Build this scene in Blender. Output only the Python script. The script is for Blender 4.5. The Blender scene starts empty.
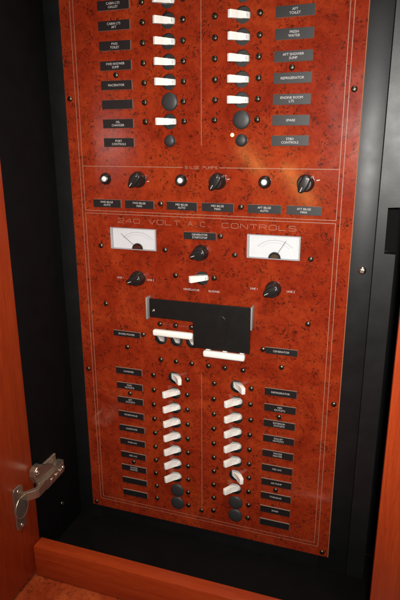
import bpy, bmesh, math, random
from mathutils import Matrix, Vector, Euler
random.seed(7)
S = bpy.context.scene
COL = S.collection
MM = 0.001

# ------------------------------------------------------------------ materials
def new_mat(name):
    m = bpy.data.materials.new(name); m.use_nodes = True
    nt = m.node_tree; b = nt.nodes['Principled BSDF']
    return m, nt, b

def plain(name, col, rough=0.4, metal=0.0, spec=0.5, bump=0.0, bscale=400, var=0.0, coat=0.0):
    m, nt, b = new_mat(name)
    b.inputs['Base Color'].default_value = (*col, 1)
    b.inputs['Roughness'].default_value = rough
    b.inputs['Metallic'].default_value = metal
    b.inputs['Specular IOR Level'].default_value = spec
    b.inputs['Coat Weight'].default_value = coat
    N, L = nt.nodes, nt.links
    tc = N.new('ShaderNodeTexCoord')
    n = N.new('ShaderNodeTexNoise'); n.inputs['Scale'].default_value = bscale; n.inputs['Detail'].default_value = 4
    L.new(tc.outputs['Object'], n.inputs['Vector'])
    if bump:
        bp = N.new('ShaderNodeBump'); bp.inputs['Strength'].default_value = bump; bp.inputs['Distance'].default_value = 0.0006
        L.new(n.outputs['Fac'], bp.inputs['Height']); L.new(bp.outputs['Normal'], b.inputs['Normal'])
    mr = N.new('ShaderNodeMapRange')
    mr.inputs['To Min'].default_value = max(0.02, rough - 0.07); mr.inputs['To Max'].default_value = rough + 0.08
    n2 = N.new('ShaderNodeTexNoise'); n2.inputs['Scale'].default_value = bscale * 0.12; n2.inputs['Detail'].default_value = 5
    L.new(tc.outputs['Object'], n2.inputs['Vector'])
    L.new(n2.outputs['Fac'], mr.inputs['Value']); L.new(mr.outputs['Result'], b.inputs['Roughness'])
    if var:
        mx = N.new('ShaderNodeMix'); mx.data_type = 'RGBA'
        mx.inputs['A'].default_value = (*[c * (1 - var) for c in col], 1)
        mx.inputs['B'].default_value = (*[min(1, c * (1 + var)) for c in col], 1)
        L.new(n2.outputs['Fac'], mx.inputs['Factor']); L.new(mx.outputs['Result'], b.inputs['Base Color'])
    return m

def ramp(nt, src, stops):
    r = nt.nodes.new('ShaderNodeValToRGB')
    while len(r.color_ramp.elements) < len(stops): r.color_ramp.elements.new(0.5)
    for e, (p, c) in zip(r.color_ramp.elements, stops):
        e.position = p; e.color = (*c, 1) if len(c) == 3 else c
    nt.links.new(src, r.inputs['Fac'])
    return r

def noise(nt, vec, scale, detail=3, rough=0.55, dist=0.0):
    n = nt.nodes.new('ShaderNodeTexNoise')
    n.inputs['Scale'].default_value = scale; n.inputs['Detail'].default_value = detail
    n.inputs['Roughness'].default_value = rough; n.inputs['Distortion'].default_value = dist
    nt.links.new(vec, n.inputs['Vector'])
    return n

def mixc(nt, fac, a, b, mode='MIX'):
    m = nt.nodes.new('ShaderNodeMix'); m.data_type = 'RGBA'; m.blend_type = mode
    if isinstance(fac, (int, float)): m.inputs['Factor'].default_value = fac
    else: nt.links.new(fac, m.inputs['Factor'])
    for k, v in (('A', a), ('B', b)):
        if isinstance(v, tuple): m.inputs[k].default_value = (*v, 1)
        else: nt.links.new(v, m.inputs[k])
    return m.outputs['Result']

def mth(nt, op, a, b=None):
    m = nt.nodes.new('ShaderNodeMath'); m.operation = op
    for i, v in enumerate((a, b)):
        if v is None: continue
        if isinstance(v, (int, float)): m.inputs[i].default_value = v
        else: nt.links.new(v, m.inputs[i])
    return m.outputs[0]

def burl(name, light, mid, dark, rough=0.2, spec=0.5, size=1.0):
    m, nt, b = new_mat(name); N, L = nt.nodes, nt.links
    tc = N.new('ShaderNodeTexCoord')
    mp = N.new('ShaderNodeMapping'); mp.inputs['Scale'].default_value = (size, size, size)
    L.new(tc.outputs['Object'], mp.inputs['Vector'])
    v0 = mp.outputs['Vector']
    w = noise(nt, v0, 38, 4)
    sub = N.new('ShaderNodeVectorMath'); sub.operation = 'SUBTRACT'; sub.inputs[1].default_value = (.5, .5, .5)
    L.new(w.outputs['Color'], sub.inputs[0])
    sc = N.new('ShaderNodeVectorMath'); sc.operation = 'SCALE'; sc.inputs['Scale'].default_value = 0.022
    L.new(sub.outputs[0], sc.inputs[0])
    ad = N.new('ShaderNodeVectorMath'); ad.operation = 'ADD'
    L.new(v0, ad.inputs[0]); L.new(sc.outputs[0], ad.inputs[1])
    v = ad.outputs[0]
    tone = noise(nt, v, 15, 7, .64, 1.1)
    base = ramp(nt, tone.outputs['Fac'], [(0.30, dark_mid(mid)), (0.47, mid), (0.64, light)])
    fine = noise(nt, v, 120, 5, .65)
    fr = ramp(nt, fine.outputs['Fac'], [(0.33, (.66, .58, .52)), (0.52, (1.04, 1.04, 1.04))])
    c1 = mixc(nt, 0.75, base.outputs['Color'], fr.outputs['Color'], 'MULTIPLY')
    # irregular dark eyes and flecks, gathered in loose clusters
    fl = noise(nt, v, 300, 4, .66, .5)
    flr = ramp(nt, fl.outputs['Fac'], [(0.53, (0, 0, 0)), (0.60, (1, 1, 1))])
    cl = noise(nt, v0, 52, 4, .7)
    clr = ramp(nt, cl.outputs['Fac'], [(0.44, (.05, .05, .05)), (0.57, (1, 1, 1))])
    mask = mth(nt, 'MULTIPLY', flr.outputs['Color'], clr.outputs['Color'])
    # finer pin-knots everywhere
    vo = N.new('ShaderNodeTexVoronoi'); vo.inputs['Scale'].default_value = 150; L.new(v, vo.inputs['Vector'])
    vr = ramp(nt, vo.outputs['Distance'], [(0.10, (1, 1, 1)), (0.24, (0, 0, 0))])
    pk = noise(nt, v0, 60, 2)
    pkr = ramp(nt, pk.outputs['Fac'], [(0.50, (0, 0, 0)), (0.62, (1, 1, 1))])
    mask2 = mth(nt, 'MULTIPLY', vr.outputs['Color'], pkr.outputs['Color'])
    mm = mth(nt, 'MAXIMUM', mask, mth(nt, 'MULTIPLY', mask2, 0.8))
    mm = mth(nt, 'MULTIPLY', mm, 0.88)
    c2 = mixc(nt, mm, c1, dark)
    L.new(c2, b.inputs['Base Color'])
    b.inputs['Specular IOR Level'].default_value = spec
    sm = noise(nt, v0, 9, 5, .7, 1.2)
    mr = N.new('ShaderNodeMapRange'); mr.inputs['From Min'].default_value = .35; mr.inputs['From Max'].default_value = .7
    mr.inputs['To Min'].default_value = rough; mr.inputs['To Max'].default_value = rough + .07
    L.new(sm.outputs['Fac'], mr.inputs['Value']); L.new(mr.outputs['Result'], b.inputs['Roughness'])
    smr = ramp(nt, noise(nt, v0, 13, 6, .75, 2.0).outputs['Fac'], [(.38, (.03, .03, .03)), (.66, (.32, .32, .32))])
    L.new(smr.outputs['Color'], b.inputs['Coat Weight']); b.inputs['Coat Roughness'].default_value = .2
    bp = N.new('ShaderNodeBump'); bp.inputs['Strength'].default_value = .05; bp.inputs['Distance'].default_value = .0008
    wv = noise(nt, v0, 45, 2); L.new(wv.outputs['Fac'], bp.inputs['Height']); L.new(bp.outputs['Normal'], b.inputs['Normal'])
    return m

def dark_mid(c): return (c[0] * .78, c[1] * .68, c[2] * .7)

def wood(name, a, c, rough=0.3, axis=(18, 18, 1.2)):
    m, nt, b = new_mat(name); N, L = nt.nodes, nt.links
    tc = N.new('ShaderNodeTexCoord')
    mp = N.new('ShaderNodeMapping'); mp.inputs['Scale'].default_value = axis
    L.new(tc.outputs['Object'], mp.inputs['Vector'])
    n = noise(nt, mp.outputs['Vector'], 6, 6, .65, .8)
    r = ramp(nt, n.outputs['Fac'], [(0.3, c), (0.65, a)])
    n2 = noise(nt, mp.outputs['Vector'], 40, 4, .6)
    r2 = ramp(nt, n2.outputs['Fac'], [(0.38, (.8, .74, .7)), (0.55, (1, 1, 1))])
    L.new(mixc(nt, .6, r.outputs['Color'], r2.outputs['Color'], 'MULTIPLY'), b.inputs['Base Color'])
    mr = N.new('ShaderNodeMapRange'); mr.inputs['To Min'].default_value = rough - .06; mr.inputs['To Max'].default_value = rough + .1
    L.new(n.outputs['Fac'], mr.inputs['Value']); L.new(mr.outputs['Result'], b.inputs['Roughness'])
    bp = N.new('ShaderNodeBump'); bp.inputs['Strength'].default_value = .08; bp.inputs['Distance'].default_value = .0005
    L.new(n2.outputs['Fac'], bp.inputs['Height']); L.new(bp.outputs['Normal'], b.inputs['Normal'])
    return m

M = {}
M['burl'] = burl('burl_laminate', (.295, .034, .008), (.235, .0215, .006), (.024, .007, .0045), .085, .5)
M['edge'] = plain('laminate_edge', (.42, .17, .085), .35)
M['counter'] = burl('burl_counter', (.50, .10, .028), (.36, .055, .015), (.10, .02, .008), .3, .5, 0.7)
M['wood'] = wood('varnished_mahogany', (.41, .052, .0095), (.31, .034, .0075), .32)
M['wood_h'] = wood('varnished_mahogany_rail', (.41, .052, .0095), (.31, .034, .0075), .32, (1.2, 18, 18))
M['black'] = plain('satin_black_paint', (.0065, .0068, .0072), .43, 0, .42, .05, 320, .3)
M['black_in'] = plain('matt_black_lining', (.0045, .004, .004), .7, 0, .07, .1, 300, .3)
M['plate'] = plain('black_engraving_plate', (.008, .0075, .008), .44, 0, .5)
M['plate_edge'] = plain('engraving_plate_core', (.20, .13, .10), .5)
M['ink'] = plain('white_lettering', (.50, .48, .47), .5)
M['line'] = plain('engraved_line_filler', (.31, .15, .098), .5)
M['white'] = plain('ivory_plastic', (.84, .82, .77), .35, 0, .5, 0, 300, .04)
M['ink_dark'] = plain('dark_print', (.05, .05, .06), .5)
M['ink_grey'] = plain('grey_print', (.22, .25, .34), .5)
M['plug'] = plain('charcoal_rubber', (.022, .023, .024), .48, 0, .5, .08, 500)
M['knob'] = plain('black_bakelite', (.011, .011, .011), .33, 0, .5)
M['cover'] = plain('black_slide_plastic', (.006, .006, .006), .42, 0, .36, .06, 700)
M['screw'] = plain('dark_bronze_screw', (.105, .088, .064), .36, 1.0)
M['screwb'] = plain('bronze_panel_screw', (.12, .102, .078), .36, 1.0)
M['screwp'] = plain('nickel_screw', (.62, .58, .52), .22, 1.0)
M['nickel'] = plain('nickel_plate', (.47, .41, .32), .36, .9, .5, .03, 200, .1)
M['breaker'] = plain('breaker_face', (.016, .018, .017), .5)
M['cup'] = plain('shaded_cup_nickel', (.26, .235, .20), .5, .85)  # nickel darkened to paint in the shade inside the hinge cup
M['alu'] = plain('pale_guide_plastic', (.27, .26, .25), .4)
M['paper'] = plain('meter_dial_paper', (.66, .67, .68), .6)
M['liner'] = plain('meter_bezel_grey', (.34, .33, .34), .35)
M['brass'] = plain('meter_pivot_brass', (.25, .18, .10), .3, 1.0)
M['lens'] = plain('opal_lamp_lens', (.80, .80, .77), .18)

def glass():
    m, nt, b = new_mat('clear_window'); N, L = nt.nodes, nt.links
    out = N['Material Output']; N.remove(b)
    t = N.new('ShaderNodeBsdfTransparent'); g = N.new('ShaderNodeBsdfGlossy'); g.inputs['Roughness'].default_value = .05
    f = N.new('ShaderNodeFresnel'); f.inputs['IOR'].default_value = 1.45
    mx = N.new('ShaderNodeMixShader')
    L.new(f.outputs[0], mx.inputs[0]); L.new(t.outputs[0], mx.inputs[1]); L.new(g.outputs[0], mx.inputs[2])
    L.new(mx.outputs[0], out.inputs['Surface'])
    return m
M['glass'] = glass()

def lit():
    m, nt, b = new_mat('lit_amber_lens')
    b.inputs['Base Color'].default_value = (.9, .6, .3, 1)
    b.inputs['Emission Color'].default_value = (1.0, .70, .36, 1); b.inputs['Emission Strength'].default_value = 1.6
    return m
M['lit'] = lit()

# ------------------------------------------------------------------ mesh helpers (mm in, metres out; X right, Y depth, Z up)
def mesh_from_bm(bm, name, mats, smooth=None):
    bmesh.ops.recalc_face_normals(bm, faces=bm.faces)
    me = bpy.data.meshes.new(name)
    bmesh.ops.scale(bm, vec=(MM, MM, MM), verts=bm.verts)
    bm.to_mesh(me); bm.free()
    for m in (mats if isinstance(mats, (list, tuple)) else [mats]): me.materials.append(m)
    if smooth is not None:
        for p in me.polygons: p.use_smooth = max(abs(p.normal.x), abs(p.normal.y), abs(p.normal.z)) < .9998
        me.set_sharp_from_angle(angle=math.radians(smooth))
    return me

def W(o):
    v = Vector((0, 0, 0))
    while o is not None: v += o.location; o = o.parent
    return v

def put(name, me, parent=None, loc=(0, 0, 0), rot=None, label=None):
    """link a mesh; loc in mm, world position"""
    o = bpy.data.objects.new(name, me); COL.objects.link(o)
    p = Vector(loc) * MM
    if parent is not None:
        o.parent = parent; p = p - W(parent)
    o.location = p
    if rot: o.rotation_euler = rot
    if label: o['label'] = label
    return o

def box(bm, x0, x1, y0, y1, z0, z1, mi=0):
    vs = [bm.verts.new((x, y, z)) for x in (x0, x1) for y in (y0, y1) for z in (z0, z1)]
    fs = []
    for q in ((0, 1, 3, 2), (4, 6, 7, 5), (0, 4, 5, 1), (2, 3, 7, 6), (0, 2, 6, 4), (1, 5, 7, 3)):
        f = bm.faces.new([vs[i] for i in q]); f.material_index = mi; fs.append(f)
    return vs, fs

def bevel_all(bm, w, seg=2, edges=None):
    bmesh.ops.bevel(bm, geom=list(edges or bm.edges), offset=w, segments=seg, profile=.5, affect='EDGES', clamp_overlap=True)

def box_mesh(name, x0, x1, y0, y1, z0, z1, mat, bev=0.0, seg=2, origin=(0, 0, 0)):
    bm = bmesh.new(); ox, oy, oz = origin
    box(bm, x0 - ox, x1 - ox, y0 - oy, y1 - oy, z0 - oz, z1 - oz)
    if bev: bevel_all(bm, bev, seg)
    return mesh_from_bm(bm, name, mat, 40 if bev else None)

def lathe(bm, prof, n=32, c=(0, 0), mi=0, closed=True):
    """revolve (r, y) profile round the Y axis"""
    rings = []
    for r, y in prof:
        if r < 1e-6: rings.append([bm.verts.new((c[0], y, c[1]))])
        else: rings.append([bm.verts.new((c[0] + r * math.cos(2 * math.pi * k / n), y, c[1] + r * math.sin(2 * math.pi * k / n))) for k in range(n)])
    for a, b in zip(rings, rings[1:]):
        for k in range(n):
            k2 = (k + 1) % n
            if len(a) == 1 and len(b) == 1: continue
            if len(a) == 1: f = bm.faces.new((a[0], b[k], b[k2]))
            elif len(b) == 1: f = bm.faces.new((a[k], a[k2], b[0]))
            else: f = bm.faces.new((a[k], a[k2], b[k2], b[k]))
            f.material_index = mi
    return rings

def prism(bm, poly, h0, h1, plane='XY'):
    """extrude a closed polygon: plane XY -> along Z, plane ZY -> along X, XZ -> along Y"""
    def P(a, b, h):
        return {'XY': (a, b, h), 'ZY': (h, b, a), 'XZ': (a, h, b)}[plane]
    lo = [bm.verts.new(P(a, b, h0)) for a, b in poly]; hi = [bm.verts.new(P(a, b, h1)) for a, b in poly]
    n = len(poly)
    bm.faces.new(lo); bm.faces.new(hi[::-1])
    for i in range(n): bm.faces.new((lo[i], lo[(i + 1) % n], hi[(i + 1) % n], hi[i]))

def strip(bm, pts, w, y, closed=False):
    """flat engraved stroke of width w through 2-D points on the plane y"""
    n = len(pts); L, R = [], []
    P = [Vector((a, b)) for a, b in pts]
    for i in range(n):
        if closed: d0 = (P[i] - P[i - 1]); d1 = (P[(i + 1) % n] - P[i])
        else:
            d0 = P[i] - P[i - 1] if i > 0 else P[1] - P[0]
            d1 = P[i + 1] - P[i] if i < n - 1 else P[-1] - P[-2]
        d0 = d0.normalized(); d1 = d1.normalized()
        nn = Vector((-(d0.y + d1.y), d0.x + d1.x))
        if nn.length < 1e-5: nn = Vector((-d0.y, d0.x))
        nn.normalize(); k = max(.45, nn.dot(Vector((-d0.y, d0.x))))
        o = nn * (w / 2 / k)
        L.append(bm.verts.new((P[i].x + o.x, y, P[i].y + o.y))); R.append(bm.verts.new((P[i].x - o.x, y, P[i].y - o.y)))
    for i in range(n if closed else n - 1):
        j = (i + 1) % n
        bm.faces.new((L[i], L[j], R[j], R[i]))

_font_cache = {}
def text_bm(bm, txt, size, cx, cz, y, width=None, align='CENTER', sx=1.0):
    """lay a line of built-in-font lettering flat on the plane y, cap height about .73*size"""
    key = txt
    if key not in _font_cache:
        cu = bpy.data.curves.new('lettering', 'FONT'); cu.body = txt; cu.size = 1.0; cu.resolution_u = 3
        o = bpy.data.objects.new('lettering_tmp', cu); COL.objects.link(o)
        dg = bpy.context.evaluated_depsgraph_get()
        me = bpy.data.meshes.new_from_object(o.evaluated_get(dg))
        vs = [(v.co.x, v.co.y) for v in me.vertices]; fs = [tuple(p.vertices) for p in me.polygons]
        bpy.data.objects.remove(o); bpy.data.curves.remove(cu); bpy.data.meshes.remove(me)
        _font_cache[key] = (vs, fs)
    vs, fs = _font_cache[key]
    xs = [v[0] for v in vs]; ys = [v[1] for v in vs]
    x0, x1 = min(xs), max(xs)
    kx = size * sx
    if width: kx = min(kx, width / (x1 - x0))
    mx = (x0 + x1) / 2; my = (min(ys) + max(ys)) / 2
    nv = [bm.verts.new((cx + (a - mx) * kx, y, cz + (b - my) * size)) for a, b in vs]
    for f in fs:
        try: bm.faces.new([nv[i] for i in f])
        except ValueError: pass

# ------------------------------------------------------------------ the control panel
def thing(name, label, cat, loc):
    o = bpy.data.objects.new(name, None); COL.objects.link(o); o.location = Vector(loc) * MM
    o.empty_display_size = .05; o['label'] = label; o['category'] = cat
    return o

panel = thing('control_panel', 'glossy red burl switch panel with white toggle breakers, black label plates, two meters and knobs', 'control panel', (0, 0, -582))

PX0, PX1, PZ0, PZ1, PT = -204, 204, -582, 345, 4
ROWD = [206.3, 182.3, 157.7, 133.2, 108.6, 83.9, 59.0, 34.0]
ROWA = [-316.4, -342.1, -367.7, -393.0, -418.2, -443.3, -468.0, -492.6, -517.0, -541.0]
TXL, TXR, HR = -44.6, 54.8, 10.0
holes = []
for z in ROWD[0:5] + [ROWD[6]]: holes.append((TXL, z))
for z in ROWD[1:6]: holes.append((TXR, z))
holes.append((TXR, ROWD[0]))
for z in ROWA[:8]: holes += [(TXL, z), (TXR, z)]
BLOW = (1.0, -154.8); holes.append(BLOW)
H3 = [(-65.5, -254), (-40.0, -254), (-14.8, -254)]
G3 = [(13.0, -250.8), (38.5, -250.8), (64.0, -250.8)]
holes += H3 + G3
METERS = [(-142.3, -68.6, -120.0, -87.8), (65.8, 139.0, -120.6, -87.4)]

def board_mesh():
    bm = bmesh.new()
    c = 0.9
    f = [bm.verts.new(p) for p in ((PX0 + c, 0, PZ0 + c), (PX1 - c, 0, PZ0 + c), (PX1 - c, 0, PZ1 - c), (PX0 + c, 0, PZ1 - c))]
    e = [bm.verts.new(p) for p in ((PX0, c, PZ0), (PX1, c, PZ0), (PX1, c, PZ1), (PX0, c, PZ1))]
    b = [bm.verts.new(p) for p in ((PX0, PT, PZ0), (PX1, PT, PZ0), (PX1, PT, PZ1), (PX0, PT, PZ1))]
    bm.faces.new(f); bm.faces.new(b[::-1])
    for i in range(4):
        j = (i + 1) % 4
        for q in ((f[i], f[j], e[j], e[i]), (e[i], e[j], b[j], b[i])):
            bm.faces.new(q).material_index = 1
    base = mesh_from_bm(bm, 'board_blank', [M['burl'], M['edge'], M['breaker']])
    bm = bmesh.new()
    for x, z in holes: lathe(bm, [(0, -3), (HR, -3), (HR, 9), (0, 9)], 36, (x, z), 2)
    for x0, x1, z0, z1 in METERS: box(bm, x0, x1, -3, 9, z0, z1, 2)
    cut = mesh_from_bm(bm, 'board_cutter', [M['burl'], M['edge'], M['breaker']])
    a = bpy.data.objects.new('a_tmp', base); k = bpy.data.objects.new('k_tmp', cut); COL.objects.link(a); COL.objects.link(k)
    md = a.modifiers.new('cut', 'BOOLEAN'); md.object = k; md.operation = 'DIFFERENCE'; md.solver = 'EXACT'
    dg = bpy.context.evaluated_depsgraph_get(); dg.update()
    me = bpy.data.meshes.new_from_object(a.evaluated_get(dg)); me.name = 'board'
    bpy.data.objects.remove(a); bpy.data.objects.remove(k)
    return me
bmesh_board = board_mesh()
board = put('panel_board', bmesh_board, panel, (0, 0, 0))

# engraved border lines (filled grooves)
def lines(name, segs, w=.75, y=-.12):
    bm = bmesh.new()
    for pts, cl in segs: strip(bm, pts, w, y, cl)
    return put(name, mesh_from_bm(bm, name, M['line']), panel)
lines('border_line', [([(-187, -565), (187.6, -565), (187.6, 332), (-187, 332)], True)])
lines('frame_line', [([(-182, 327), (-182, -64.6), (182.6, -64.6), (182.6, 327)], True)])
lines('frame_line', [([(-182, -68.6), (-182, -559.6), (182, -559.6), (182, -68.6)], True)])
lines('divider_line', [([(-181.5, -.8), (-26.5, -.8)], False)], .8)
lines('divider_line', [([(25.5, -.8), (182.1, -.8)], False)], .8)
lines('divider_line', [([(.4, 320), (.4, 28)], False)], .7)
lines('divider_line', [([(-.2, -303), (-.2, -540)], False)], .7)

# single-stroke engraving letters
def arc(cx, cy, rx, ry, a0, a1, n=10):
    return [(cx + rx * math.cos(math.radians(a0 + (a1 - a0) * i / n)), cy + ry * math.sin(math.radians(a0 + (a1 - a0) * i / n))) for i in range(n + 1)]
O_ = arc(.68, .75, .32, .25, 0, 90, 5) + arc(.32, .75, .32, .25, 90, 180, 5) + arc(.32, .25, .32, .25, 180, 270, 5) + arc(.68, .25, .32, .25, 270, 360, 5)
STK = {
 '0': [O_ + [O_[0]]], 'O': [O_ + [O_[0]]],
 '2': [[(0, .78)] + arc(.3, .76, .28, .24, 170, 90, 4) + arc(.7, .74, .3, .26, 90, -40, 7) + [(.45, .4), (.12, .24), (0, 0), (1, 0)]],
 '4': [[(.75, 0), (.75, 1), (0, .3), (1, .3)]],
 'V': [[(0, 1), (.5, 0), (1, 1)]], 'L': [[(0, 1), (0, 0), (.95, 0)]], 'T': [[(0, 1), (1, 1)], [(.5, 1), (.5, 0)]],
 'A': [[(0, 0), (.5, 1), (1, 0)], [(.18, .36), (.82, .36)]],
 'C': [arc(.66, .72, .32, .28, 25, 90, 5) + arc(.32, .75, .32, .25, 90, 180, 5) + arc(.32, .25, .32, .25, 180, 270, 5) + arc(.66, .28, .32, .28, 270, 335, 5)],
 'G': [arc(.66, .72, .32, .28, 25, 90, 5) + arc(.32, .75, .32, .25, 90, 180, 5) + arc(.32, .25, .32, .25, 180, 270, 5) + arc(.66, .25, .32, .25, 270, 360, 5) + [(.98, .45), (.6, .45)]],
 'N': [[(0, 0), (0, 1), (1, 0), (1, 1)]],
 'R': [[(0, 0), (0, 1), (.7, 1)] + arc(.7, .76, .28, .24, 80, -90, 8) + [(0, .52)], [(.55, .52), (1, 0)]],
 'P': [[(0, 0), (0, 1), (.7, 1)] + arc(.7, .75, .28, .25, 80, -90, 8) + [(0, .5)]],
 'B': [[(0, 0), (0, 1), (.65, 1)] + arc(.66, .76, .26, .24, 80, -90, 6) + [(0, .52)], [(.65, .52)] + arc(.68, .26, .28, .26, 80, -90, 6) + [(0, 0)]],
 'S': [arc(.68, .76, .3, .24, 20, 90, 4) + arc(.3, .76, .28, .24, 90, 250, 8) + arc(.7, .25, .3, .25, 80, -90, 8) + arc(.32, .25, .3, .25, 270, 200, 4)],
 'I': [[(.5, 0), (.5, 1)]], 'E': [[(.95, 1), (0, 1), (0, 0), (.95, 0)], [(0, .52), (.75, .52)]],
 'U': [[(0, 1), (0, .3)] + arc(.3, .28, .3, .28, 180, 270, 5) + arc(.7, .28, .3, .28, 270, 360, 5) + [(1, .3), (1, 1)]],
 'M': [[(0, 0), (0, 1), (.5, .35), (1, 1), (1, 0)]], '.': [[(.42, 0), (.58, 0), (.58, .1)]],
}
def engrave(name, words, h, zc, w, wid=.76):
    bm = bmesh.new()
    for txt, x0, x1 in words:
        pitch = (x1 - x0) / (len(txt) - 1 + wid); x = x0
        for ch in txt:
            for st in STK[ch]: strip(bm, [(x + a * pitch * wid, zc + (b - .5) * h) for a, b in st], w, -.14)
            x += pitch
    return put(name, mesh_from_bm(bm, name, M['line']), panel)
engrave('engraved_title', [('240', -129, -94), ('VOLT', -79.5, -32), ('A.C.', -20, 15), ('CONTROLS', 30, 132)], 6.4, -77.6, .58)
engrave('engraved_heading', [('BILGE', -23, -2.5), ('PUMPS', 2.5, 23)], 3.4, -.8, .5)
def small_text(txt, cx, cz, size, width):
    bm = bmesh.new(); text_bm(bm, txt, size, cx, cz, -.14, width)
    return put('engraved_caption', mesh_from_bm(bm, 'caption', M['ink']), panel)
small_text('VENTILATOR', -15.5, -173.2, 4.2, 29); small_text('BLOWER', 19.2, -173.0, 4.2, 19.5)
for x, t in ((-129.5, 'LINE 1'), (-79.5, 'LINE 2'), (77, 'LINE 1'), (128.6, 'LINE 2')): small_text(t, x, -163.8, 4.0, 15)

# label plates
def label_plate(cx, cz, w, h, rows, desc, ts=4.15):
    bm = bmesh.new(); c = .45; t = 1.5
    f = [bm.verts.new((x, -t, z)) for x, z in ((-w / 2 + c, -h / 2 + c), (w / 2 - c, -h / 2 + c), (w / 2 - c, h / 2 - c), (-w / 2 + c, h / 2 - c))]
    b = [bm.verts.new((x, -.05, z)) for x, z in ((-w / 2, -h / 2), (w / 2, -h / 2), (w / 2, h / 2), (-w / 2, h / 2))]
    bm.faces.new(f); bm.faces.new(b[::-1])
    for i in range(4): bm.faces.new((b[i], b[(i + 1) % 4], f[(i + 1) % 4], f[i])).material_index = 1
    me = mesh_from_bm(bm, 'label_plate', [M['plate'], M['plate_edge']])
    o = put('label_plate', me, panel, (cx, 0, cz), label=desc)
    o.rotation_euler = (0, math.radians(random.uniform(-.5, .5)), 0)
    if rows:
        bm = bmesh.new(); n = len(rows); lp = ts * 1.02
        for i, r in enumerate(rows):
            text_bm(bm, r, ts, 0, (n - 1) * lp / 2 - i * lp, -t - .12, w - 5)
        put('lettering', mesh_from_bm(bm, 'lettering', M['ink']), o, (cx, 0, cz))
    return o
def D(rows): return 'black label plate reading ' + ' '.join(rows) if rows else 'blank black label plate'
LD = [['CABIN LTS', 'GALLEY'], ['CABIN LTS', 'AFT'], ['FWD', 'TOILET'], ['FWD SHOWER', 'SUMP'], ['MACERATOR'], [], ['OIL', 'CHANGER'], ['PORT', 'CONTROLS']]
RD = [['AFT', 'TOILET'], ['FRESH', 'WATER'], ['AFT SHOWER', 'SUMP'], ['REFRIGERATOR'], ['ENGINE ROOM', 'LTS'], ['SPARE'], ['STBD', 'CONTROLS']]
for z, r in zip([205.5, 181.2, 156.6, 132, 107.2, 82.3, 57.2, 32], LD): label_plate(-121.3, z, 47.2, 12.3, r, D(r))
for z, r in zip([182.3, 157.5, 132.7, 108, 83.2, 58.5, 33.9], RD): label_plate(119.0, z, 47.4, 12.9, r, D(r))
for x, r in zip([-144.9, -93.2, -28.4, 23.8, 88.7, 140.9], [['FWD BILGE', 'AUTO'], ['FWD BILGE', 'MAN'], ['MID BILGE', 'AUTO'], ['MID BILGE', 'MAN'], ['AFT BILGE', 'AUTO'], ['AFT BILGE', 'MAN']]):
    label_plate(x, -53.4, 45.6, 11.8, r, D(r), 4.0)
label_plate(-2, -94.1, 48.4, 10.8, ['GENERATOR', 'START/STOP'], D(['GENERATOR', 'START/STOP']), 4.0)
label_plate(-122.4, -253.6, 46, 9.8, ['SHORE POWER'], D(['SHORE POWER']), 4.0)
label_plate(119.2, -252.6, 46.5, 10, ['GENERATOR'], D(['GENERATOR']), 4.0)
LA = [['CHARGER'], ['FWD', 'OUTLETS'], ['AFT', 'OUTLETS'], ['MICROWAVE'], ['COMPUTER'], ['FWD A/C'], ['MID A/C'], ['WATER', 'HEATER'], [], []]
RA = [['REFRIGERATOR'], ['MID', 'OUTLETS'], ['EXTERIOR', 'OUTLETS'], ['GALLEY', 'OUTLETS'], ['WATER', 'HEATER'], ['MID A/C'], ['AIR PUMP'], ['TV/RADAR'], ['SPARE'], []]
for i, (z, r) in enumerate(zip(ROWA, LA)): label_plate(-121.6 + .25 * i, z, 45.6, 11.2, r, D(r), 3.9)
for i, (z, r) in enumerate(zip(ROWA, RA)): label_plate(120.6 - .14 * i, z, 47.0, 11.8, r, D(r), 3.9)

# screws
def screw_mesh(R, H, mat, ang):
    bm = bmesh.new(); n, k = 40, 14
    rings = []
    for i in range(k + 1):
        t = i / k
        if i == 0: rings.append([bm.verts.new((0, 0, 0))]); continue
        rings.append([bm.verts.new((R * t * math.cos(2 * math.pi * j / n), 0, R * t * math.sin(2 * math.pi * j / n))) for j in range(n)])
    for a, b in zip(rings, rings[1:]):
        for j in range(n):
            j2 = (j + 1) % n
            if len(a) == 1: bm.faces.new((a[0], b[j], b[j2]))
            else: bm.faces.new((a[j], a[j2], b[j2], b[j]))
    ca, sa = math.cos(ang), math.sin(ang)
    for v in bm.verts:
        r = math.hypot(v.co.x, v.co.z) / R
        h = H * math.sqrt(max(0, 1 - (r * .93) ** 2)) if r < .999 else .0
        u, w = v.co.x * ca + v.co.z * sa, -v.co.x * sa + v.co.z * ca
        if r < .55 and min(abs(u), abs(w)) < R * .17: h -= H * .62
        v.co.y = -h
    return mesh_from_bm(bm, 'screw', mat, 50)
SM = [screw_mesh(4.0, 3.1, M['screw'], a) for a in (.2, .7, 1.1, 1.4)]
SP = [screw_mesh(3.8, 2.7, M['screwb'], a) for a in (.3, .9)]
def screw(x, z, kind='breaker'):
    me = random.choice(SM if kind == 'breaker' else SP)
    return put('breaker_screw' if kind == 'breaker' else 'panel_screw', me, panel, (x, -.02, z))
for z in ROWD[:7]: screw(-80.4 + random.uniform(-.4, .4), z); screw(-24 + random.uniform(-.4, .4), z)
for z in ROWD[1:7]: screw(19.1 + random.uniform(-.4, .4), z + .8); screw(76 + random.uniform(-.4, .4), z + .8)
for z in ROWA: screw(-80 + random.uniform(-.5, .5), z); screw(-23.7 + random.uniform(-.4, .4), z); screw(19.5 + random.uniform(-.4, .4), z); screw(76.6 + random.uniform(-.5, .5), z)
for x in (-66.2, -41, -16): screw(x, -231); screw(x, -289)
for x in (10.6, 36, 63.8): screw(x, -289)
screw(-39.7, -153.8); screw(18.8, -153.1)
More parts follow.
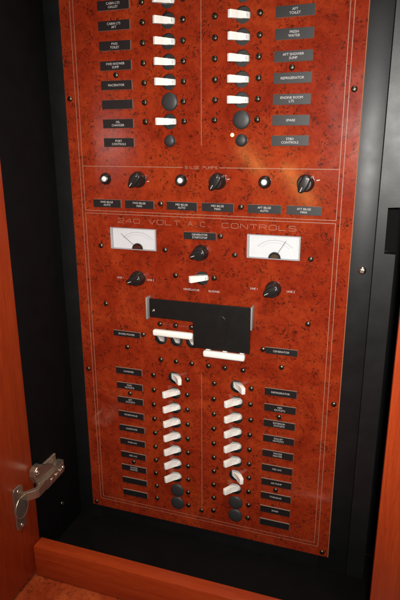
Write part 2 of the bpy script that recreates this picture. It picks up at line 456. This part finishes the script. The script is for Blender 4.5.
for x, z in ((-60.6, -51.2), (56.5, -51.6), (-159.3, -116.8), (-55.5, -117.2), (48.8, -118), (153, -117), (27.8, -92.8), (-156.2, -207.6), (154.1, -207.6), (-122.7, -275.3), (120, -276.6),
             (-94.8, -251.6), (92.6, -252.5), (-121.8, 120), (117.7, 120), (-195.7, 91.5), (193.4, 92.9), (-195, -321.8), (196.2, -322.4), (-196, -574.5), (194.5, -574), (-121.6, -354.8), (-120.5, -480),
             (119.4, -355.6), (118.8, -480), (-1, -546)): screw(x, z, 'panel')

# toggle breakers
def hole_mesh():
    bm = bmesh.new()
    lathe(bm, [(0, 7.6), (HR + 1.2, 7.6), (HR + 1.2, 16), (0, 16)], 28)
    return mesh_from_bm(bm, 'breaker', M['breaker'], 40)
def lever_poly(s, deg=34, L=25.4):
    """side profile across (u, y): rotor of radius 7.6 pivoted behind the board, handle leaning to -u when s = 1"""
    py = 7.4; r = 7.6; a = math.radians(deg)
    d = Vector((-math.sin(a), -math.cos(a))); left = Vector((-math.cos(a), math.sin(a))); o = Vector((0, py))
    pts = [tuple(o + left * r)]
    for t in (1.02, 1.0): pass
    pts += [tuple(o + left * 4.6 + d * 7.0), tuple(o + left * 3.9 + d * 12), tuple(o + left * 3.2 + d * (L - 1.2)), tuple(o + left * 2.2 + d * L),
            tuple(o - left * 2.0 + d * L), tuple(o - left * 3.0 + d * (L - 1.0)), tuple(o - left * 3.5 + d * 13), tuple(o - left * 4.4 + d * 9.4)]
    for k in (14, 30, 46, 62, 78):
        b = math.radians(k); pts.append((r * math.sin(b), py - r * math.cos(b)))
    pts.append((r, py + 1))
    return [(s * u, y) for u, y in pts]
def lever_mesh(s, plane='XY', w=9.4, deg=34):
    bm = bmesh.new(); prism(bm, lever_poly(s, deg), -w / 2, w / 2, plane)
    ax = 2 if plane == 'XY' else 0
    for v in bm.verts:
        if v.co.y > -3.5: v.co[ax] *= .80
    bevel_all(bm, .55, 2)
    return mesh_from_bm(bm, 'lever', M['white'], 35)
HM = hole_mesh(); LV_ON, LV_OFF = lever_mesh(1), lever_mesh(-1)
def on_mark():
    bm = bmesh.new(); text_bm(bm, 'ON', 2.8, 0, 0, 0)
    # turned upright along the rotor and laid on its sloping face
    me = mesh_from_bm(bm, 'on_mark', M['ink_dark']); me.transform(Matrix.Rotation(math.radians(90), 4, 'Y'))
    return me
ONM = on_mark()
def toggle(x, z, on=True, mark=False, name='toggle_breaker'):
    lab = 'white toggle thrown left' if on else 'white toggle thrown right, switched off'
    h = put(name, HM, panel, (x, 0, z), label=lab)
    put('lever', LV_ON if on else LV_OFF, h, (x, 0, z))
    if mark:
        o = put('lever_marking', ONM, h, (x + 4.75, 1.15, z)); o.rotation_euler = (0, 0, math.radians(38))
    return h
for z in ROWD[0:5] + [ROWD[6]]: toggle(TXL, z, True, True)
for z in [ROWD[0]] + ROWD[1:6]: toggle(TXR, z, True, True)
for i, z in enumerate(ROWA[:8]):
    toggle(TXL, z, i != 0); toggle(TXR, z, i not in (0, 6))
toggle(*BLOW, True, True)
# three-pole breakers with tie bars
def lever3(up):
    return lever_mesh(-1 if up else 1, 'ZY', 6.2, 34)
L3U, L3D = lever3(True), lever3(False)
for hs, me, lab in ((H3, L3U, 'pole of the shore power breaker, thrown up'), (G3, L3D, 'pole of the generator breaker, thrown down')):
    for x, z in hs:
        h = put('main_breaker', HM, panel, (x, 0, z), label=lab); put('lever', me, h, (x, 0, z))
def bar_mesh(x0, x1, zc, yc):
    bm = bmesh.new(); box(bm, x0, x1, yc - 4.8, yc + 4.4, zc - 4.8, zc + 4.8); bevel_all(bm, 3.0, 4)
    return mesh_from_bm(bm, 'tie_bar', M['white'], 40)
put('tie_bar', bar_mesh(-72, -9.2, -240.2, -12.8), panel, label='white tie bar across the three shore power levers')
put('tie_bar', bar_mesh(7.0, 69.5, -264, -12.8), panel, label='white tie bar across the three generator levers')

# blanking plugs
def plug_mesh(r, h):
    bm = bmesh.new()
    lathe(bm, [(r, 0), (r, -.8)] + [(r * math.cos(t) ** .8, -.8 - (h - .8) * math.sin(t)) for t in [math.radians(a) for a in (12, 25, 40, 55, 70, 80)]] + [(0, -h)], 40)
    return mesh_from_bm(bm, 'plug', M['plug'], 50)
PB, PS = plug_mesh(11.6, 3.4), plug_mesh(8.0, 4.6)
put('blanking_plug', PB, panel, (-44, 0, 84)); put('blanking_plug', PB, panel, (55.2, 0, 59.8))
put('blanking_plug', PS, panel, (-44.6, 0, 33.8)); put('blanking_plug', PS, panel, (55.6, 0, 34.4))
for z in ROWA[8:]: put('blanking_plug', PB, panel, (-43, 0, z)); put('blanking_plug', PB, panel, (56, 0, z))
bm = bmesh.new(); lathe(bm, [(2.4, 0), (2.4, -1)] + [(2.4 * math.cos(math.radians(a)), -1 - 1.6 * math.sin(math.radians(a))) for a in (25, 50, 70)] + [(0, -2.6)], 20)
put('indicator_light', mesh_from_bm(bm, 'indicator', M['lit'], 60), panel, (43.2, 0, 41.2), label='small lit amber indicator lamp')

# bilge lamps
def lamp(x, z):
    bm = bmesh.new(); lathe(bm, [(8.3, 0), (8.3, -2), (7.4, -3.4), (6.2, -6.4), (5.2, -7.0), (4.2, -6.2), (4.0, -5.4), (0, -5.4)], 36)
    o = put('pilot_lamp', mesh_from_bm(bm, 'pilot_lamp', M['knob'], 35), panel, (x, 0, z))
    bm = bmesh.new(); lathe(bm, [(3.9, -5.2), (3.9, -6.2), (3.3, -7.2), (2.2, -7.9), (0, -8.2)], 28)
    put('lens', mesh_from_bm(bm, 'lens', M['lens'], 60), o, (x, 0, z))
for x in (-145.2, -28.8, 88.2): lamp(x, -18.2)

# rotary knobs
def knob_mesh():
    bm = bmesh.new()
    lathe(bm, [(11.2, 0), (11.2, -2.4), (10.6, -3.4), (9.9, -4.4), (9.6, -11.5), (8.6, -13.4), (0, -14)], 40)
    # broad pointer bar: round tail at +x, short blunt nose at -x
    out = [(10.8, 3.4), (8.6, 5.6), (0, 6.2), (-8, 5.0), (-11.6, 2.6), (-12.4, 0), (-11.6, -2.6), (-8, -5.0), (0, -6.2), (8.6, -5.6), (10.8, -3.4)]
    prism(bm, out, -17, -2.6, 'XZ')
    es = [e for e in bm.edges if all(v.co.y < -16 for v in e.verts)]
    bmesh.ops.bevel(bm, geom=es, offset=2.2, segments=3, profile=.5, affect='EDGES')
    return mesh_from_bm(bm, 'knob', M['knob'], 40)
KM = knob_mesh()
bm = bmesh.new(); box(bm, -10.4, -4.5, -17.2, -16.9, -.4, .4); box(bm, 6.5, 8.2, -17.2, -16.9, -.4, .4); KL = mesh_from_bm(bm, 'pointer_line', M['ink'])
def knob(x, z, ang):
    o = put('rotary_knob', KM, panel, (x, 0, z)); o.rotation_euler = (0, -math.radians(ang), 0)
    l = put('pointer_line', KL, o, (x, 0, z)); return o
for x, a in ((-93.6, 52), (24, 60), (141.4, 66)): knob(x, -18.4, a)
knob(-.5, -117.6, 22); knob(-99.5, -162.5, 22); knob(104.5, -162, 30)
bm = bmesh.new(); strip(bm, [(-80.5, -20.8), (-77.2, -20.4)], .9, -.14); strip(bm, [(37, -16), (40, -15)], .9, -.14); strip(bm, [(155, -15), (159, -14)], 1.1, -.14)
put('position_mark', mesh_from_bm(bm, 'position_mark', M['ink']), panel)

# meters
def meter(x0, x1, z0, z1, hub, tip, desc):
    cx, cz = (x0 + x1) / 2, (z0 + z1) / 2
    bm = bmesh.new(); t = 1.5
    X0, X1, Z0, Z1 = x0 - cx, x1 - cx, z0 - cz, z1 - cz
    e = .25
    for a in ((X0 + e, X0 + e + 2.2, Z0 + e, Z1 - e), (X1 - e - 1.6, X1 - e, Z0 + e, Z1 - e), (X0 + e + 2.21, X1 - e - 1.61, Z0 + e, Z0 + e + .9), (X0 + e + 2.21, X1 - e - 1.61, Z1 - e - .9, Z1 - e)):
        box(bm, a[0], a[1], -1.2, 8.4, a[2], a[3])
    o = put('meter', mesh_from_bm(bm, 'meter_bezel', M['liner']), panel, (cx, 0, cz), label=desc)
    put('dial', box_mesh('dial', X0 + 2.6, X1 - 2, 3.2, 4.2, Z0 + 1.2, Z1 - 1.2, M['paper']), o, (cx, 0, cz))
    hx, hz = hub[0] - cx, Z0 + 1.3
    bm = bmesh.new()
    y = 3.08
    for r, a0, a1, w in ((25.5, 38, 142, .35), (22, 40, 140, .25)): strip(bm, arc(hx, hz, r * 1.15, r * .95, a0, a1, 30), w, y)
    for i in range(31):
        a = math.radians(38 + 104 * i / 30); k = 27.6 if i % 5 == 0 else 26.4
        strip(bm, [(hx + 25.5 * 1.15 * math.cos(a), hz + 25.5 * .95 * math.sin(a)), (hx + k * 1.15 * math.cos(a), hz + k * .95 * math.sin(a))], .3, y)
    put('scale', mesh_from_bm(bm, 'scale', M['ink_grey']), o, (cx, 0, cz))
    bm = bmesh.new(); strip(bm, [(hx, hz), (tip[0] - cx, tip[1] - cz)], .6, 2.2)
    bmesh.ops.solidify(bm, geom=bm.faces[:], thickness=.25)
    put('needle', mesh_from_bm(bm, 'needle', M['ink_dark']), o, (cx, 0, cz))
    bm = bmesh.new()
    half = [(hx + 8.4 * math.cos(math.radians(a)), hz + 8.4 * math.sin(math.radians(a))) for a in range(0, 181, 10)]
    prism(bm, half, 1.0, 3.1, 'XZ')
    hb = put('pivot_cover', mesh_from_bm(bm, 'pivot_cover', M['knob']), o, (cx, 0, cz))
    bm = bmesh.new()
    prism(bm, [(hx + 5.2 * math.cos(math.radians(a)), hz + .2 + 5.2 * math.sin(math.radians(a))) for a in range(0, 181, 12)], .4, 1.0, 'XZ')
    put('pivot', mesh_from_bm(bm, 'pivot', M['brass']), o, (cx, 0, cz))
    put('window', box_mesh('window', X0 + 2.5, X1 - 1.9, -.9, -.4, Z0 + 1.2, Z1 - 1.2, M['glass']), o, (cx, 0, cz))
meter(*METERS[0], (-100, -119), (-126.5, -97), 'analogue meter with needle resting to the left')
meter(*METERS[1], (104, -119), (119, -95), 'analogue meter with needle right of centre')

# interlock slide
bm = bmesh.new()
prism(bm, [(-77, -188.5), (76, -188.5), (76, -257), (-8, -257), (-8.6, -217), (-77, -217)], -13, -10, 'XZ')
bevel_all(bm, .5, 2)
cov = put('interlock_slide', mesh_from_bm(bm, 'interlock_slide', M['cover']), panel, label='black L-shaped sliding guard over the main breakers')
def capsule(w, h, n=8):
    r = w / 2; return [(r * math.cos(math.radians(a)), h / 2 - r + r * math.sin(math.radians(a))) for a in range(0, 181, 20)] + [(r * math.cos(math.radians(a)), -h / 2 + r + r * math.sin(math.radians(a))) for a in range(180, 361, 20)]
bm = bmesh.new(); prism(bm, [(33 + a, -225 + b) for a, b in capsule(16, 42)], -14.2, -12.9, 'XZ'); bevel_all(bm, .9, 2)
put('finger_grip', mesh_from_bm(bm, 'finger_grip', M['cover']), cov)
put('slide_screw', screw_mesh(2.4, 1.4, M['screwp'], .4), cov, (-70.5, -13, -206.5))
for x in (-81.6, 77.6): put('slide_guide', box_mesh('slide_guide', x - 1.1, x + 1.1, -14, -.05, -221, -187.5, M['alu'], .4), panel)

# ------------------------------------------------------------------ the cabinet
cab = thing('cabinet', 'red mahogany cabinet with black painted inside, open door on a nickel hinge at its left', 'cabinet', (20, -139, -620))
TOP = 400
def cpart(name, x0, x1, y0, y1, z0, z1, mat, bev=.8, label=None):
    return put(name, box_mesh(name, x0, x1, y0, y1, z0, z1, mat, bev, 2, ((x0 + x1) / 2, (y0 + y1) / 2, z0)), cab, ((x0 + x1) / 2, (y0 + y1) / 2, z0), label=label)
BY = 4.3
# frame board round the panel opening, painted black
cpart('back_board', -232, -190, BY, 22, -609, TOP, M['black'], .4)
cpart('back_board', -189.8, 189.8, BY, 22, -609, -562, M['black'], .4)
cpart('back_board', -189.8, 189.8, BY, 22, 325, TOP, M['black'], .4)
cpart('back_board', 190, 231.7, BY, 22, -609, TOP, M['black'], .5)
# outer strip with a notch for the catch
bm = bmesh.new()
prism(bm, [(232.2, -609), (257.5, -609), (258.5, -105), (244, -105), (243.5, -46), (259.5, -46), (259.5, TOP), (232.2, TOP)], BY - .9, 22, 'XZ')
bevel_all(bm, .5, 2)
put('strike_strip', mesh_from_bm(bm, 'strike_strip', M['black']), cab, label='black strip with a square notch cut into its edge')
cpart('back_panel', -232, 275, 60, 66, -609, TOP, M['black_in'], 0)
cpart('side_wall', -250, -232.3, -117, 66, -620, TOP, M['black_in'], .5)
cpart('side_wall', 275.5, 293, -117, 66, -620, TOP, M['black_in'], .5)
cpart('cabinet_floor', -232, 275.3, -116.8, 59.5, -620, -609, M['black_in'], .3)
cpart('cabinet_top', -232, 275.3, -116.8, 59.5, TOP - 10, TOP - .5, M['black_in'], .3)
cpart('bottom_rail', -228.6, 265.1, -139, -117.2, -620, -565.5, M['wood_h'], 1.2)
cpart('right_stile', 265.4, 345, -139.6, -117.4, -620, TOP, M['wood'], 1.2)
cpart('top_rail', -228.6, 265.1, -139, -117.2, TOP - 40, TOP, M['wood_h'], 1.2)
door = cpart('door', -248, -229.2, -520, -121, -613, TOP, M['wood'], 1.0, 'open door showing its plain reddish inner face')
put('frame_screw', screw_mesh(5.2, 3.4, M['screwp'], .6), cab, (219.5, BY - .1, -128.5), label='large bright round-headed screw in the black frame board')

# concealed hinge
def plate_obj(name, bm, mat, parent, sm=None): return put(name, mesh_from_bm(bm, name, mat, sm), parent)
def poly_z(bm, pts, z0, z1): prism(bm, pts, z0, z1, 'XY')
bm = bmesh.new()   # arm: boxed channel lying along the side wall
poly_z(bm, [(-228, -58), (-217, -58), (-213, -64), (-210.5, -112), (-213, -124), (-220, -127), (-228, -120)], -477, -459.5)
bevel_all(bm, 1.3, 2)
hinge = plate_obj('hinge', bm, M['nickel'], cab); hinge['label'] = 'nickel concealed cup hinge between door and side wall'
bm = bmesh.new()   # cranked link from arm to cup
poly_z(bm, [(-211.5, -112), (-208.5, -126), (-207.5, -138), (-210, -143), (-219, -153), (-227, -153), (-221, -146), (-213.5, -137), (-214.5, -124), (-217, -112)], -472.5, -458.5)
bevel_all(bm, .7, 2); plate_obj('hinge_link', bm, M['nickel'], hinge)
bm = bmesh.new()   # mounting plate, its height-adjusting boss above the arm
box(bm, -232.2, -228.2, -112, -62, -492, -448); bevel_all(bm, .6, 1)
plate_obj('mounting_plate', bm, M['nickel'], hinge)
bm = bmesh.new()
prism(bm, [(-460, -128), (-446, -133), (-437, -131), (-433, -124), (-434, -114), (-442, -108), (-452, -84), (-460, -80)], -228.4, -217, 'ZY'); bevel_all(bm, 1.4, 2)
plate_obj('adjusting_boss', bm, M['nickel'], hinge)
bm = bmesh.new()   # side lugs pressed out of the channel
for yy in (-76, -88, -101): box(bm, -213.2, -209.6, yy - 3, yy + 3, -471, -465)
bevel_all(bm, .8, 1); plate_obj('channel_lug', bm, M['nickel'], hinge)
bm = bmesh.new()   # cup flange on the door: rounded plate with a flat disc for the cup in its middle
out = []
for yc, zc, a0 in ((-161, -453, 0), (-161, -507, 180)):
    sg = 1 if a0 == 0 else -1; out += [(zc + sg * u, yc + sg * w) for u, w in ((0, -10.5), (5, -10.5), (8, -9), (9, -6), (9, 4), (6, 9), (0, 10.5))]
prism(bm, out, -229.1, -226.4, 'ZY'); bevel_all(bm, .5, 1)
plate_obj('hinge_cup', bm, M['nickel'], hinge)
bm = bmesh.new()
n = 40
def ring(r, x): return [bm.verts.new((x, -157 + r * math.cos(2 * math.pi * k / n) * .86, -482 + r * math.sin(2 * math.pi * k / n))) for k in range(n)]
rs = [ring(17.5, -229), ring(17.5, -225.9), ring(17.0, -225.5), ring(16.2, -225.9), ring(15.2, -226.3)]
for a, b in zip(rs, rs[1:]):
    for k in range(n): bm.faces.new((a[k], a[(k + 1) % n], b[(k + 1) % n], b[k]))
plate_obj('cup_rim', bm, M['nickel'], hinge, 50)
bm = bmesh.new(); bm.faces.new(ring(15.3, -226.25)); plate_obj('cup_shade_disc', bm, M['cup'], hinge)  # flat disc, its darker colour painting the shade of the cup's hollow
def side_screw(name, R, H, x, y, z, parent):
    me = screw_mesh(R, H, M['screwp'], .5); me.transform(Matrix.Rotation(math.radians(90), 4, 'Z'))
    put(name, me, parent, (x, y, z))
side_screw('hinge_screw', 3.4, 1.8, -226.3, -161, -452.5, hinge); side_screw('hinge_screw', 3.4, 1.8, -226.3, -161, -509, hinge)
side_screw('hinge_screw', 4.0, 3.0, -217, -126.5, -440, hinge)
side_screw('hinge_screw', 3.4, 2, -212.2, -68, -467, hinge)
put('wall_screw', SP[0], cab, (-232.0, -51, -551)).rotation_euler = (0, 0, math.radians(90))

# ------------------------------------------------------------------ counter the cabinet stands on
bm = bmesh.new(); box(bm, -900, 900, -900, 90, -660, -621.5); bevel_all(bm, 2, 2)
ct = put('countertop', mesh_from_bm(bm, 'countertop', M['counter'], 40)); ct['kind'] = 'structure'

# ------------------------------------------------------------------ light
def area(name, loc, target, sx, sy, power, col):
    l = bpy.data.lights.new(name, 'AREA'); l.shape = 'RECTANGLE'; l.size = sx; l.size_y = sy; l.energy = power; l.color = col
    o = bpy.data.objects.new(name, l); COL.objects.link(o); o.location = loc
    d = Vector(target) - Vector(loc); o.rotation_euler = d.to_track_quat('-Z', 'Y').to_euler()
    return o
area('overhead_lamp', (.35, -.75, 1.5), (.1, -.1, -.4), .5, .5, 16, (1.0, .86, .70))
# the camera flash, just above and right of the lens
fl = bpy.data.lights.new('camera_flash', 'SPOT'); fl.energy = 34; fl.color = (1.0, .97, .93); fl.shadow_soft_size = .016
fl.spot_size = math.radians(92); fl.spot_blend = 1.0
fo = bpy.data.objects.new('camera_flash', fl); COL.objects.link(fo); fo.location = (.275, -.735, .07)
fo.rotation_euler = (Vector((.06, 0, -.10)) - fo.location).to_track_quat('-Z', 'Y').to_euler()

# two short warm strip lamps in the cabin behind the camera, mirrored in the lacquer
def strip_lamp(a, b, width, power):
    a, b = Vector(a), Vector(b); d = (b - a)
    l = bpy.data.lights.new('strip_lamp', 'AREA'); l.shape = 'RECTANGLE'; l.size = d.length; l.size_y = width; l.energy = power; l.color = (1.0, .42, .10)
    o = bpy.data.objects.new('strip_lamp', l); COL.objects.link(o); o.location = (a + b) / 2
    z = (o.location - Vector((.09, 0, -.02))).normalized(); x = d.normalized(); y = z.cross(x).normalized(); x = y.cross(z)
    o.rotation_euler = Matrix((x, y, z)).transposed().to_euler()
strip_lamp((-.237, -1.1, .012), (-.154, -1.1, -.076), .016, .14)
strip_lamp((-.085, -1.1, -.050), (.008, -1.1, -.175), .016, .22)

w = bpy.data.worlds.new('World'); S.world = w; w.use_nodes = True
bg = w.node_tree.nodes['Background']; bg.inputs['Color'].default_value = (1.0, .85, .72, 1); bg.inputs['Strength'].default_value = .03

# ------------------------------------------------------------------ camera
cam = bpy.data.cameras.new('camera'); co = bpy.data.objects.new('camera', cam); COL.objects.link(co)
cam.sensor_fit = 'VERTICAL'; cam.sensor_height = 36; cam.lens = 36 * 547.075 / 600
cam.clip_start = .02; cam.clip_end = 50
def rodr(wv):
    v = Vector(wv); return Matrix.Rotation(v.length, 3, v.normalized())
Rw = rodr((.285128896, .327431076, .0435729608)) @ Matrix(((1, 0, 0), (0, 0, -1), (0, 1, 0)))
right, down, fwd = Rw[0], Rw[1], Rw[2]
mw = Matrix((( right.x, -down.x, -fwd.x, 0.244336346), (right.y, -down.y, -fwd.y, -0.719644429), (right.z, -down.z, -fwd.z, 0.0369980426), (0, 0, 0, 1)))
co.matrix_world = mw
S.camera = co
S.render.engine = 'CYCLES'
S.view_settings.view_transform = 'Standard'; S.view_settings.look = 'None'; S.view_settings.exposure = 0; S.view_settings.gamma = 1
S.cycles.max_bounces = 8
